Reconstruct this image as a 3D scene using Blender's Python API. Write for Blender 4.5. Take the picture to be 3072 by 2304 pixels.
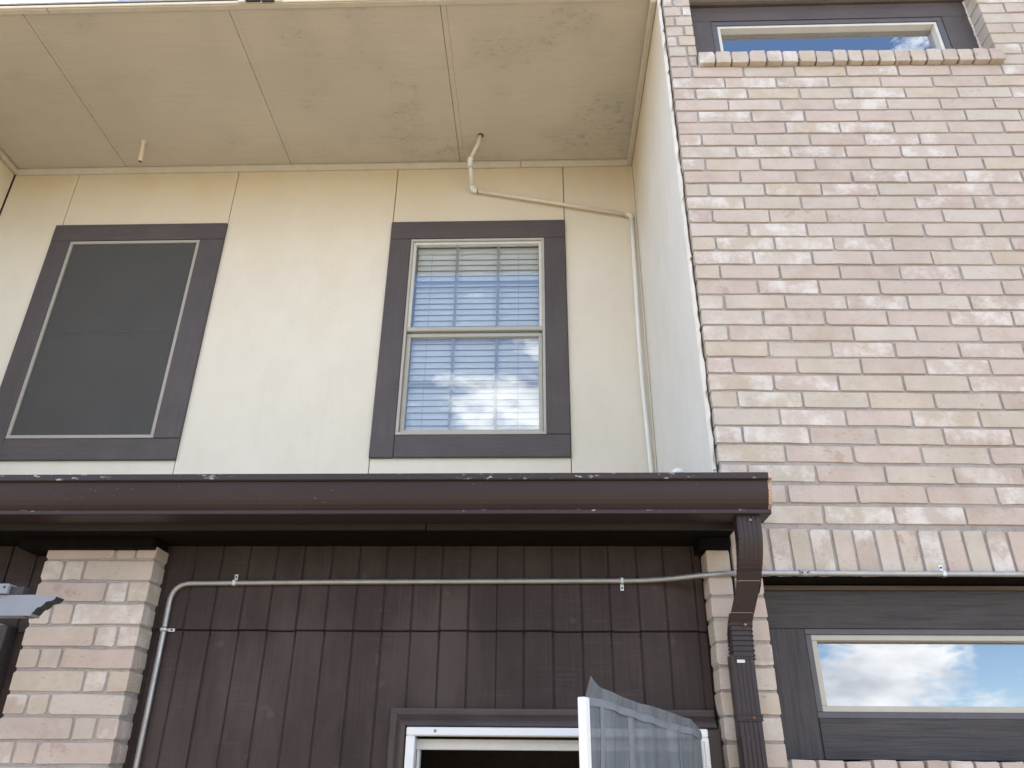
import bpy, bmesh, math, random
from mathutils import Vector, Matrix
random.seed(7)
R = math.radians
scene = bpy.context.scene
for o in list(bpy.data.objects): bpy.data.objects.remove(o)

# ------------------------------------------------------------------ camera
YAW, PITCH, ROLL = -.0359, .4715, .0093
cy_, sy_, cp_, sp_ = math.cos(YAW), math.sin(YAW), math.cos(PITCH), math.sin(PITCH)
fw = Vector((sy_*cp_, cy_*cp_, sp_)); rt = Vector((cy_, -sy_, 0)); up = rt.cross(fw)
r2 = rt*math.cos(ROLL) + up*math.sin(ROLL); u2 = -rt*math.sin(ROLL) + up*math.cos(ROLL)
CAM = Vector((-.6926, -2.7615, 1.55))
cd = bpy.data.cameras.new('camera'); cam = bpy.data.objects.new('camera', cd)
scene.collection.objects.link(cam)
m = Matrix((r2, u2, -fw)).transposed().to_4x4(); m.translation = CAM
cam.matrix_world = m
cd.sensor_width = 36; cd.lens = 36*2307/3072; cd.clip_start = .05; cd.clip_end = 4000
scene.camera = cam
GROUND = -.3            # the photographer holds the phone at about 1.85 m

def project(p):
    q = Vector(p) - CAM
    d = q.dot(fw)
    return (1536 + 2307*q.dot(r2)/d, 1152 - 2307*q.dot(u2)/d) if d > 0 else (-1e6, -1e6)

# ------------------------------------------------------------------ sky, sun, exposure
SUN_EL, SUN_AZ = R(63), R(-62)          # behind the building, high: the facade is in open shade
w = bpy.data.worlds.new('World'); scene.world = w; w.use_nodes = True
nt = w.node_tree; nt.nodes.clear()
def N(nt, t, **k):
    n = nt.nodes.new(t)
    for a, b in k.items():
        if a.startswith('i_'):
            key = a[2:]
            key = int(key) if key.isdigit() else key
            n.inputs[key].default_value = b
        else: setattr(n, a, b)
    return n
L = lambda nt, a, b: nt.links.new(a, b)
out = N(nt, 'ShaderNodeOutputWorld'); bg = N(nt, 'ShaderNodeBackground'); bg.inputs[1].default_value = .11
sky = N(nt, 'ShaderNodeTexSky', sky_type='NISHITA', sun_disc=False, sun_elevation=SUN_EL, sun_rotation=SUN_AZ,
        air_density=1.0, dust_density=.1, ozone_density=1.8, altitude=2500)
tc = N(nt, 'ShaderNodeTexCoord')
mp = N(nt, 'ShaderNodeMapping'); mp.inputs['Scale'].default_value = (2.2, 2.2, 5.0); mp.inputs['Location'].default_value = (3.51, 30.9, 32.78)
cl = N(nt, 'ShaderNodeTexNoise', noise_dimensions='3D'); cl.inputs['Scale'].default_value = 1.5; cl.inputs['Detail'].default_value = 9
cl.inputs['Roughness'].default_value = .61
cr = N(nt, 'ShaderNodeValToRGB'); cr.color_ramp.elements[0].position = .485; cr.color_ramp.elements[1].position = .55
cl2 = N(nt, 'ShaderNodeTexNoise'); cl2.inputs['Scale'].default_value = 4.2; cl2.inputs['Detail'].default_value = 6
cc = N(nt, 'ShaderNodeValToRGB'); cc.color_ramp.elements[0].color = (5.2, 5.4, 5.9, 1); cc.color_ramp.elements[1].color = (10, 10, 10, 1)
cc.color_ramp.elements[0].position = .36; cc.color_ramp.elements[1].position = .62
mx = N(nt, 'ShaderNodeMix', data_type='RGBA')
L(nt, tc.outputs['Generated'], mp.inputs['Vector']); L(nt, mp.outputs[0], cl.inputs['Vector']); L(nt, mp.outputs[0], cl2.inputs['Vector'])
L(nt, cl.outputs[0], cr.inputs[0]); L(nt, cl2.outputs[0], cc.inputs[0])
L(nt, cr.outputs[0], mx.inputs['Factor']); L(nt, sky.outputs[0], mx.inputs['A']); L(nt, cc.outputs[0], mx.inputs['B'])
L(nt, mx.outputs['Result'], bg.inputs[0]); L(nt, bg.outputs[0], out.inputs[0])

sd = bpy.data.lights.new('sun', 'SUN'); sd.energy = 4; sd.angle = R(.53); sd.color = (1, .95, .87)
sun = bpy.data.objects.new('sun', sd); scene.collection.objects.link(sun)
sdir = Vector((math.sin(SUN_AZ)*math.cos(SUN_EL), math.cos(SUN_AZ)*math.cos(SUN_EL), math.sin(SUN_EL)))
sun.rotation_euler = sdir.to_track_quat('Z', 'Y').to_euler(); sun.location = (0, 6, 14)
scene.view_settings.view_transform = 'Standard'; scene.view_settings.look = 'None'
scene.view_settings.gamma = 1; scene.view_settings.use_curve_mapping = False
scene.view_settings.exposure = 1.97
scene.render.engine = 'CYCLES'
scene.cycles.max_bounces = 7; scene.cycles.diffuse_bounces = 4; scene.cycles.glossy_bounces = 3; scene.cycles.transparent_max_bounces = 8

# ------------------------------------------------------------------ materials
def newmat(name):
    mt = bpy.data.materials.new(name); mt.use_nodes = True
    nt = mt.node_tree; nt.nodes.clear()
    o = N(nt, 'ShaderNodeOutputMaterial'); b = N(nt, 'ShaderNodeBsdfPrincipled')
    L(nt, b.outputs[0], o.inputs[0])
    return mt, nt, b
def noise(nt, vec, scale, detail=4, rough=.55, stretch=None):
    n = N(nt, 'ShaderNodeTexNoise'); n.inputs['Scale'].default_value = scale; n.inputs['Detail'].default_value = detail
    n.inputs['Roughness'].default_value = rough
    if stretch:
        mpn = N(nt, 'ShaderNodeMapping'); mpn.inputs['Scale'].default_value = stretch
        L(nt, vec, mpn.inputs['Vector']); vec = mpn.outputs[0]
    L(nt, vec, n.inputs['Vector'])
    return n.outputs[0]
def ramp(nt, fac, stops):
    r = N(nt, 'ShaderNodeValToRGB'); e = r.color_ramp.elements
    while len(e) < len(stops): e.new(.5)
    for i, (p, c) in enumerate(stops):
        e[i].position = p; e[i].color = (c[0], c[1], c[2], 1) if not isinstance(c, (int, float)) else (c, c, c, 1)
    L(nt, fac, r.inputs[0]); return r.outputs[0]
def mix(nt, fac, a, b, mode='MIX'):
    n = N(nt, 'ShaderNodeMix', data_type='RGBA', blend_type=mode)
    for s, v in (('Factor', fac), ('A', a), ('B', b)):
        if isinstance(v, (int, float)): n.inputs[s].default_value = v
        elif isinstance(v, tuple): n.inputs[s].default_value = (*v, 1)
        else: L(nt, v, n.inputs[s])
    return n.outputs['Result']
def bump(nt, b, h, dist, strength=1):
    n = N(nt, 'ShaderNodeBump'); n.inputs['Distance'].default_value = dist; n.inputs['Strength'].default_value = strength
    L(nt, h, n.inputs['Height']); L(nt, n.outputs[0], b.inputs['Normal'])
def math_(nt, op, a, b=0.0):
    n = N(nt, 'ShaderNodeMath', operation=op)
    for i, v in enumerate((a, b)):
        if isinstance(v, (int, float)): n.inputs[i].default_value = v
        else: L(nt, v, n.inputs[i])
    return n.outputs[0]
def wpos(nt): return N(nt, 'ShaderNodeNewGeometry').outputs['Position']
def sepz(nt, v):
    s = N(nt, 'ShaderNodeSeparateXYZ'); L(nt, v, s.inputs[0]); return s.outputs

def mat_brick():
    mt, nt, b = newmat('brick_clay')
    oi = N(nt, 'ShaderNodeObjectInfo'); ge = N(nt, 'ShaderNodeNewGeometry'); tc = N(nt, 'ShaderNodeTexCoord')
    rnd = math_(nt, 'FRACT', math_(nt, 'ADD', oi.outputs['Random'], ge.outputs['Random Per Island']))
    rnd2 = math_(nt, 'FRACT', math_(nt, 'MULTIPLY', rnd, 37.13))
    off = N(nt, 'ShaderNodeVectorMath', operation='ADD'); cmb = N(nt, 'ShaderNodeCombineXYZ')
    L(nt, math_(nt, 'MULTIPLY', rnd, 61.7), cmb.inputs[0]); L(nt, math_(nt, 'MULTIPLY', rnd2, 43.1), cmb.inputs[2])
    L(nt, tc.outputs['Object'], off.inputs[0]); L(nt, cmb.outputs[0], off.inputs[1]); v = off.outputs[0]
    base = ramp(nt, rnd, [(0, (.46, .38, .33)), (.14, (.475, .41, .35)), (.27, (.445, .355, .305)), (.40, (.47, .395, .31)),
                          (.50, (.465, .405, .33)), (.60, (.45, .40, .33)), (.68, (.48, .39, .34)), (.80, (.51, .45, .395)), (.88, (.42, .345, .295)), (1, (.46, .375, .305))])
    base.node.color_ramp.interpolation = 'CONSTANT'
    big = noise(nt, v, 9, 5, .6)
    c = mix(nt, ramp(nt, big, [(.34, 0), (.66, .9)]), base, mix(nt, .55, base, (.60, .54, .49)))         # pale bloom
    c = mix(nt, ramp(nt, noise(nt, v, 14, 3, .5, (1, 1, .6)), [(.56, 0), (.70, .5)]), c, (.47, .385, .30))       # tan smears
    red = math_(nt, 'MULTIPLY', ramp(nt, noise(nt, v, 8.5, 5, .68), [(.585, 0), (.63, 1)]), ramp(nt, rnd2, [(.84, 0), (.87, 1)]))
    c = mix(nt, math_(nt, 'MULTIPLY', red, .6), c, (.40, .28, .22))                                          # spalled red cores
    wht = math_(nt, 'MULTIPLY', ramp(nt, noise(nt, v, 9, 6, .68), [(.48, 0), (.62, 1)]), ramp(nt, rnd2, [(.22, 1), (.34, 0)]))
    c = mix(nt, math_(nt, 'MULTIPLY', wht, .7), c, (.68, .65, .62))                                             # efflorescence
    c = mix(nt, ramp(nt, noise(nt, wpos(nt), 1.5, 5, .62), [(.44, 0), (.70, .45)]), c, mix(nt, .5, c, (.33, .285, .25)))   # soot drifts across the wall
    sc = ramp(nt, noise(nt, v, 42, 5, .75, (1, 1, 2.2)), [(.55, 0), (.67, 1)])
    sc = math_(nt, 'MULTIPLY', sc, ramp(nt, noise(nt, v, 10, 3), [(.42, 0), (.60, 1)]))
    c = mix(nt, math_(nt, 'MULTIPLY', sc, .7), c, (.27, .215, .185))
    L(nt, c, b.inputs['Base Color']); b.inputs['Roughness'].default_value = .9; b.inputs['Specular IOR Level'].default_value = .25
    h = math_(nt, 'ADD', math_(nt, 'MULTIPLY', noise(nt, v, 45, 5, .65), .6), math_(nt, 'MULTIPLY', noise(nt, v, 260, 3), .25))
    h = math_(nt, 'SUBTRACT', h, math_(nt, 'MULTIPLY', red, .5))
    bump(nt, b, h, .0035, .8)
    return mt
def mat_mortar():
    mt, nt, b = newmat('mortar'); v = wpos(nt)
    c = ramp(nt, noise(nt, v, 7, 6, .6), [(.3, (.31, .285, .27)), (.7, (.42, .39, .37))])
    c = mix(nt, ramp(nt, noise(nt, v, 90, 3), [(.55, 0), (.7, .6)]), c, (.25, .22, .21))
    L(nt, c, b.inputs['Base Color']); b.inputs['Roughness'].default_value = .95
    bump(nt, b, noise(nt, v, 150, 5, .7), .004, .9); return mt
def mat_cream(name, col=(.74, .69, .585), stain_bounce=True):
    mt, nt, b = newmat(name); v = wpos(nt)
    c = mix(nt, ramp(nt, noise(nt, v, 1.3, 6, .6), [(.35, 0), (.7, .5)]), col, tuple(x*y for x, y in zip(col, (.94, .93, .90))))
    # yellowed water staining from the eave joint plus painted-in warm bounce light, ragged lower edge
    if stain_bounce:
        s = sepz(nt, v)
        wob = math_(nt, 'MULTIPLY', math_(nt, 'SUBTRACT', noise(nt, v, 1.6, 5, .6, (1, 1, .35)), .5), 1.1)
        st = ramp(nt, math_(nt, 'ADD', s[2], wob), [(0, 0), (1, 0)])
        mr = N(nt, 'ShaderNodeMapRange'); mr.inputs[1].default_value = 4.4; mr.inputs[2].default_value = 5.40
        L(nt, math_(nt, 'ADD', s[2], wob), mr.inputs[0])
        c = mix(nt, math_(nt, 'MULTIPLY', mr.outputs[0], .8), c, (.59, .465, .27))
    c = mix(nt, ramp(nt, noise(nt, v, 5, 6, .68, (1, 1, .6)), [(.42, 0), (.66, .38)]), c, tuple(x*y for x, y in zip(col, (.86, .85, .82))))
    grime = math_(nt, 'MULTIPLY', ramp(nt, noise(nt, v, 30, 6, .75), [(.60, 0), (.74, 1)]), ramp(nt, noise(nt, v, 2.2, 3), [(.5, 0), (.65, 1)]))
    c = mix(nt, math_(nt, 'MULTIPLY', grime, .3), c, (.30, .24, .17))
    strk = math_(nt, 'MULTIPLY', ramp(nt, noise(nt, v, 3, 5, .6, (4, 4, .35)), [(.58, 0), (.75, 1)]), .12)
    c = mix(nt, strk, c, (.50, .46, .40))
    L(nt, c, b.inputs['Base Color']); b.inputs['Roughness'].default_value = .75; b.inputs['Specular IOR Level'].default_value = .3
    h = math_(nt, 'ADD', math_(nt, 'MULTIPLY', noise(nt, v, 3, 5, .6, (1, 1, .6)), 1.0), math_(nt, 'MULTIPLY', noise(nt, v, 120, 3), .08))
    bump(nt, b, h, .006, .6); return mt
def mat_soffit():
    mt, nt, b = newmat('soffit_board'); v = wpos(nt)
    c = mix(nt, ramp(nt, noise(nt, v, 1.4, 5, .6), [(.35, 0), (.7, 1)]), (.55, .495, .395), (.48, .435, .345))
    g1 = noise(nt, v, 1, 4, .7, (3, 130, 1)); g2 = noise(nt, v, 1, 3, .6, (70, 260, 1))
    lines = ramp(nt, g1, [(.35, 0), (.65, 1)])
    c = mix(nt, math_(nt, 'MULTIPLY', lines, .16), c, (.27, .235, .18))
    mr = N(nt, 'ShaderNodeMapRange'); mr.inputs[1].default_value = -2.6; mr.inputs[2].default_value = -.1; mr.inputs[3].default_value = -.05; mr.inputs[4].default_value = .09
    L(nt, sepz(nt, v)[0], mr.inputs[0])
    msk = ramp(nt, math_(nt, 'ADD', noise(nt, v, 2.3, 4, .6), mr.outputs[0]), [(.50, 0), (.66, 1)])
    sp = math_(nt, 'MULTIPLY', ramp(nt, noise(nt, v, 26, 5, .72, (.7, 1.2, 1)), [(.54, 0), (.66, 1)]), msk)
    c = mix(nt, math_(nt, 'MULTIPLY', msk, .16), c, (.24, .225, .19))
    c = mix(nt, math_(nt, 'MULTIPLY', sp, .42), c, (.15, .135, .115))
    sp2 = ramp(nt, noise(nt, v, 55, 2, .5), [(.745, 0), (.77, 1)])
    c = mix(nt, math_(nt, 'MULTIPLY', sp2, .6), c, (.12, .10, .085))
    L(nt, c, b.inputs['Base Color']); b.inputs['Roughness'].default_value = .85
    bump(nt, b, math_(nt, 'ADD', math_(nt, 'MULTIPLY', g1, .7), math_(nt, 'MULTIPLY', g2, .5)), .0018, .8); return mt
def mat_painted_wood(name, col, col2, axis, rough=.55, grain=1.0, worn=0.0):
    # axis: direction of the grain
    mt, nt, b = newmat(name); v = wpos(nt)
    st = {'x': (4, 90, 90), 'z': (90, 90, 4)}[axis]
    g = noise(nt, v, 1, 5, .65, st); g2 = noise(nt, v, 1, 3, .6, tuple(s*3.1 for s in st))
    c = mix(nt, ramp(nt, noise(nt, v, 5, 5, .6), [(.35, 0), (.7, 1)]), col, col2)
    c = mix(nt, math_(nt, 'MULTIPLY', ramp(nt, g, [(.35, 1), (.55, 0)]), .35*grain), c, tuple(x*.6 for x in col))
    if worn:
        wn = math_(nt, 'MULTIPLY', ramp(nt, noise(nt, v, 60, 5, .75), [(.62, 0), (.68, 1)]), ramp(nt, noise(nt, v, 3, 2), [(.5, 0), (.6, 1)]))
        c = mix(nt, math_(nt, 'MULTIPLY', wn, worn), c, tuple(min(1, x*3.2) for x in col))
    L(nt, c, b.inputs['Base Color']); b.inputs['Roughness'].default_value = rough
    bump(nt, b, math_(nt, 'ADD', g, math_(nt, 'MULTIPLY', g2, .5)), .0022*grain, .7); return mt
def mat_siding():
    mt, nt, b = newmat('siding_boards'); v = wpos(nt)
    gv = noise(nt, v, 1, 4, .6, (110, 110, 3)); gh = noise(nt, v, 1, 4, .65, (6, 6, 120))
    c = mix(nt, ramp(nt, noise(nt, v, 2.6, 5, .6), [(.35, 0), (.68, 1)]), (.030, .0185, .0165), (.047, .031, .0285))
    c = mix(nt, math_(nt, 'MULTIPLY', ramp(nt, gv, [(.4, 1), (.58, 0)]), .35), c, (.015, .011, .0105))
    scr = math_(nt, 'MULTIPLY', ramp(nt, gh, [(.54, 0), (.66, 1)]), ramp(nt, noise(nt, v, 5, 3), [(.42, 0), (.60, 1)]))
    vst = math_(nt, 'MULTIPLY', ramp(nt, noise(nt, v, 1, 3, .6, (240, 240, 5)), [(.60, 0), (.70, 1)]), ramp(nt, noise(nt, v, 3.3, 3), [(.42, 0), (.62, 1)]))
    c = mix(nt, math_(nt, 'MULTIPLY', vst, .35), c, (.088, .072, .070))
    c = mix(nt, math_(nt, 'MULTIPLY', scr, .28), c, (.085, .070, .067))
    ball = math_(nt, 'MULTIPLY', ramp(nt, noise(nt, v, 13, 2, .4), [(.69, 0), (.77, 1)]), .22)
    c = mix(nt, ball, c, (.20, .175, .17))
    dust = math_(nt, 'MULTIPLY', ramp(nt, noise(nt, v, 2.2, 4, .6, (1.6, 1.6, .7)), [(.48, 0), (.68, 1)]), .5)
    c = mix(nt, dust, c, (.082, .061, .057))
    L(nt, c, b.inputs['Base Color']); b.inputs['Roughness'].default_value = .62; b.inputs['Specular IOR Level'].default_value = .35
    bump(nt, b, math_(nt, 'ADD', gv, math_(nt, 'MULTIPLY', gh, .6)), .0016, .7); return mt
def mat_paint(name, col, rough=.45, metal=0.0, var=.12, dirt=0.0, spec=.5, bumpd=0.0, scale=12):
    mt, nt, b = newmat(name); v = wpos(nt)
    c = mix(nt, ramp(nt, noise(nt, v, scale, 5, .6), [(.3, 0), (.7, 1)]), tuple(x*(1-var) for x in col), tuple(min(1, x*(1+var)) for x in col))
    if dirt:
        d = ramp(nt, noise(nt, v, 70, 4, .7), [(.62, 0), (.72, 1)])
        c = mix(nt, math_(nt, 'MULTIPLY', d, dirt), c, (.16, .14, .11))
    L(nt, c, b.inputs['Base Color']); b.inputs['Roughness'].default_value = rough; b.inputs['Metallic'].default_value = metal
    b.inputs['Specular IOR Level'].default_value = spec
    rr = ramp(nt, noise(nt, v, scale*3, 4), [(.3, max(.02, rough-.1)), (.7, min(1, rough+.12))]); L(nt, rr, b.inputs['Roughness'])
    if bumpd: bump(nt, b, noise(nt, v, 30, 3), bumpd, .5)
    return mt
def mat_gutter():
    mt, nt, b = newmat('gutter_enamel'); v = wpos(nt)
    c = mix(nt, ramp(nt, noise(nt, v, 3, 5, .6, (.4, 1, 1)), [(.3, 0), (.7, 1)]), (.028, .0185, .0200), (.035, .0245, .0270))
    fl = math_(nt, 'MULTIPLY', ramp(nt, noise(nt, v, 160, 2, .5, (.5, 1, 1)), [(.70, 0), (.73, 1)]), ramp(nt, noise(nt, v, 5, 3, .6, (.6, 4, 4)), [(.52, 0), (.62, 1)]))
    c = mix(nt, math_(nt, 'MULTIPLY', fl, .3), c, (.42, .40, .38))
    sz = sepz(nt, v)[2]                               # chipped enamel along the two lips only
    lip = math_(nt, 'MAXIMUM', math_(nt, 'GREATER_THAN', sz, 2.440), math_(nt, 'MULTIPLY', math_(nt, 'GREATER_THAN', sz, 2.3455), math_(nt, 'LESS_THAN', sz, 2.3515)))
    fl2 = math_(nt, 'MULTIPLY', ramp(nt, noise(nt, v, 45, 4, .7, (.5, 1, 1.6)), [(.60, 0), (.63, 1)]), ramp(nt, noise(nt, v, 2.4, 3, .6), [(.46, 0), (.56, 1)]))
    c = mix(nt, math_(nt, 'MULTIPLY', math_(nt, 'MULTIPLY', fl2, lip), .8), c, (.50, .48, .46))
    L(nt, c, b.inputs['Base Color']); b.inputs['Roughness'].default_value = .46; b.inputs['Specular IOR Level'].default_value = .38
    bump(nt, b, noise(nt, v, 2.2, 2, .5, (.5, 1, 1)), .004, .4); return mt
def mat_glass(name, refl, tint=(.06, .075, .09), see=.5):
    # coated insulating glass: mirror share + see-through share + a little tinted dusty body
    mt = bpy.data.materials.new(name); mt.use_nodes = True; nt = mt.node_tree; nt.nodes.clear()
    o = N(nt, 'ShaderNodeOutputMaterial'); v = wpos(nt)
    gl = N(nt, 'ShaderNodeBsdfGlossy'); gl.inputs['Roughness'].default_value = .004; gl.inputs[0].default_value = (.97, .985, 1, 1)
    bm_ = N(nt, 'ShaderNodeBump'); bm_.inputs['Distance'].default_value = .0012; bm_.inputs['Strength'].default_value = .25
    L(nt, noise(nt, v, 3.0, 2, .4), bm_.inputs['Height']); L(nt, bm_.outputs[0], gl.inputs['Normal'])
    tr = N(nt, 'ShaderNodeBsdfTransparent'); tr.inputs[0].default_value = (.965, .985, .99, 1)
    df = N(nt, 'ShaderNodeBsdfDiffuse'); df.inputs[0].default_value = (*tint, 1)
    m1 = N(nt, 'ShaderNodeMixShader'); m1.inputs[0].default_value = see; L(nt, df.outputs[0], m1.inputs[1]); L(nt, tr.outputs[0], m1.inputs[2])
    fr = N(nt, 'ShaderNodeFresnel'); fr.inputs[0].default_value = 1.5
    fac = math_(nt, 'MINIMUM', math_(nt, 'ADD', math_(nt, 'MULTIPLY', fr.outputs[0], 1.2), refl), 1.0)
    m2 = N(nt, 'ShaderNodeMixShader'); L(nt, fac, m2.inputs[0]); L(nt, m1.outputs[0], m2.inputs[1]); L(nt, gl.outputs[0], m2.inputs[2])
    L(nt, m2.outputs[0], o.inputs[0]); return mt
def mat_mesh(name, col, openf, weave=900, folds=False):
    mt, nt, b = newmat(name); v = wpos(nt)
    c = mix(nt, ramp(nt, noise(nt, v, 3, 3, .5), [(.35, 0), (.7, 1)]), col, tuple(min(1, x*1.08) for x in col))
    L(nt, c, b.inputs['Base Color']); b.inputs['Roughness'].default_value = .7; b.inputs['Specular IOR Level'].default_value = .3
    tr = N(nt, 'ShaderNodeBsdfTransparent'); ms = N(nt, 'ShaderNodeMixShader')
    f = ramp(nt, noise(nt, v, weave, 1, .5), [(.3, max(0, openf-.08)), (.7, min(1, openf+.08))])
    if folds:                                         # the weave closes up where the cloth bunches
        f = math_(nt, 'MULTIPLY', f, ramp(nt, noise(nt, v, 1, 3, .6, (15, 15, 2.2)), [(.35, .5), (.65, 1.4)]))
        c2_ = mix(nt, ramp(nt, noise(nt, v, 1, 4, .6, (20, 20, 2.5)), [(.40, 0), (.60, 1)]), tuple(x*.84 for x in col), tuple(min(1, x*1.16) for x in col))
        L(nt, c2_, b.inputs['Base Color'])
    L(nt, f, ms.inputs[0]); L(nt, b.outputs[0], ms.inputs[1]); L(nt, tr.outputs[0], ms.inputs[2])
    o = [n for n in nt.nodes if n.type == 'OUTPUT_MATERIAL'][0]; L(nt, ms.outputs[0], o.inputs[0]); return mt
def mat_ground():
    mt, nt, b = newmat('ground_surface'); v = wpos(nt)
    c = ramp(nt, noise(nt, v, .5, 8, .65), [(.3, (.20, .185, .145)), (.7, (.28, .26, .21))])
    c = mix(nt, ramp(nt, noise(nt, v, 40, 5, .7), [(.5, 0), (.7, .5)]), c, (.17, .155, .12))
    L(nt, c, b.inputs['Base Color']); b.inputs['Roughness'].default_value = .95
    bump(nt, b, noise(nt, v, 60, 5), .01, .6); return mt

M = dict(
    brick=mat_brick(), mortar=mat_mortar(), cream=mat_cream('cream_panel_paint'), side=mat_cream('side_wall_paint', (.79, .765, .71)),
    soffit=mat_soffit(),
    trimx=mat_painted_wood('brown_trim_paint_horizontal', (.070, .057, .057), (.088, .072, .072), 'x', .6),
    trimz=mat_painted_wood('brown_trim_paint_vertical', (.070, .057, .057), (.088, .072, .072), 'z', .6),
    roughx=mat_painted_wood('rough_trim_horizontal', (.048, .043, .046), (.064, .058, .061), 'x', .7, 2.4, .25),
    roughz=mat_painted_wood('rough_trim_vertical', (.048, .043, .046), (.064, .058, .061), 'z', .7, 2.4, .25),
    smooth=mat_paint('smooth_trim_paint', (.082, .077, .09), .5, var=.06),
    siding=mat_siding(), groove=mat_paint('siding_groove', (.024, .017, .016), .8),
    casing=mat_painted_wood('casing_paint', (.050, .036, .034), (.075, .058, .056), 'x', .55, .6, .1),
    gutter=mat_gutter(), eave=mat_painted_wood('eave_paint', (.014, .011, .0095), (.02, .016, .014), 'x', .7),
    black=mat_paint('black_and_shade', (.006, .005, .005), .9, spec=.1),  # near-black, also painted in for shade on beam ends and window heads
    headwood=mat_painted_wood('old_head_board', (.085, .062, .050), (.115, .090, .075), 'x', .75, 2.0),
    vinyl=mat_paint('vinyl_frame', (.42, .40, .345), .45, var=.06, dirt=.15), vinylight=mat_paint('vinyl_frame_light', (.60, .585, .535), .42, var=.05),
    screenframe=mat_paint('screen_frame', (.36, .335, .29), .5, var=.05),
    glass=mat_glass('window_glass', .17, see=.35), glass2=mat_glass('blind_window_glass', .05, (.2, .2, .2), .985),
    glasstop=mat_glass('clerestory_glass', .34, (.03, .035, .045), .55),
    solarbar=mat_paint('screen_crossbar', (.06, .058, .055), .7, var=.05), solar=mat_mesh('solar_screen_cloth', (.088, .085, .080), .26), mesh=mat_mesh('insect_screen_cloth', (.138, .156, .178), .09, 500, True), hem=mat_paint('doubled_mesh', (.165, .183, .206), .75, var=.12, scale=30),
    blind=mat_paint('blind_vinyl', (.88, .88, .86), .5, var=.03), grille=mat_paint('muntin', (.36, .34, .36), .5, var=.04), cordm=mat_paint('cord', (.5, .5, .52), .7),
    galv=mat_paint('galvanised_steel', (.37, .375, .37), .40, .65, .12, .1, scale=20), galv2=mat_paint('zinc_strap', (.55, .56, .56), .42, .7, .1, scale=25),
    pvc=mat_paint('painted_pvc', (.70, .61, .48), .5, var=.06, dirt=.1), pvcw=mat_paint('white_pvc', (.78, .77, .73), .42, var=.04),
    wht=mat_paint('white_aluminium', (.78, .80, .81), .38, var=.03), whtwood=mat_paint('white_painted_wood', (.72, .74, .72), .55, var=.05, dirt=.35),
    steel=mat_paint('grey_powder_coat', (.225, .245, .285), .5, .0, .05), steeld=mat_paint('dark_grey_edge', (.035, .036, .04), .6),
    bare=mat_paint('bare_end_metal', (.46, .34, .30), .35, .6, .2), screw=mat_paint('screw_zinc', (.34, .30, .22), .4, .8, .2),
    rust=mat_paint('rust', (.20, .075, .045), .85), copper=mat_paint('stub_pipe_bore', (.10, .055, .03), .8),
    caulk=mat_paint('cracked_caulk', (.70, .675, .61), .7, var=.1, dirt=.25), dark=mat_paint('unlit_interior', (.030, .022, .018), .9),
    core=mat_paint('sheathing', (.10, .09, .08), .9), fascia=mat_paint('fascia_paint', (.52, .47, .37), .65, var=.07, dirt=.3),
    drip=mat_paint('drip_edge', (.72, .66, .52), .5, var=.06), shingle=mat_paint('roof_shingle', (.40, .385, .35), .9, var=.2, scale=30),
    room=mat_paint('lit_room_tone', (.5, .5, .49), .8, var=.03), nbrick=mat_paint('blocker_brick', (.15, .125, .105), .9, var=.2), nroof=mat_paint('blocker_roof', (.10, .09, .08), .95, var=.2), ground=mat_ground(), bounce_soil=mat_paint('bounce_soil_tan', (.22, .17, .115), .95, var=.4, scale=18), plastic=mat_paint('black_bracket', (.028, .027, .033), .45),
)

# ------------------------------------------------------------------ building helpers
COL = scene.collection
WL = {}                                       # world location of each object used as a parent
def _link(o, parent, loc):
    COL.objects.link(o)
    if parent: o.parent = parent; o.location = Vector(loc) - WL[parent.name]
    else: o.location = loc
    WL[o.name] = Vector(loc)
    return o
def thing(name, loc, label, cat, group=None, kind=None):
    o = bpy.data.objects.new(name, None); o.empty_display_size = .1
    _link(o, None, loc); o['label'] = label; o['category'] = cat
    if group: o['group'] = group
    if kind: o['kind'] = kind
    return o
def mesh_obj(name, verts, faces, mat, parent=None, smooth=False, label=None, auto=False):
    n = len(verts); c = Vector((sum(v[0] for v in verts)/n, sum(v[1] for v in verts)/n, sum(v[2] for v in verts)/n))
    me = bpy.data.meshes.new(name); me.from_pydata([tuple(Vector(v)-c) for v in verts], [], faces)
    me.materials.append(mat); me.update()
    bm = bmesh.new(); bm.from_mesh(me); bmesh.ops.recalc_face_normals(bm, faces=bm.faces); bm.to_mesh(me); bm.free()
    if smooth: me.polygons.foreach_set('use_smooth', [True]*len(me.polygons))
    o = bpy.data.objects.new(name, me); _link(o, parent, c)
    if label: o['label'] = label
    if auto:
        md = o.modifiers.new('edges', 'EDGE_SPLIT'); md.split_angle = R(35)
    return o
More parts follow.
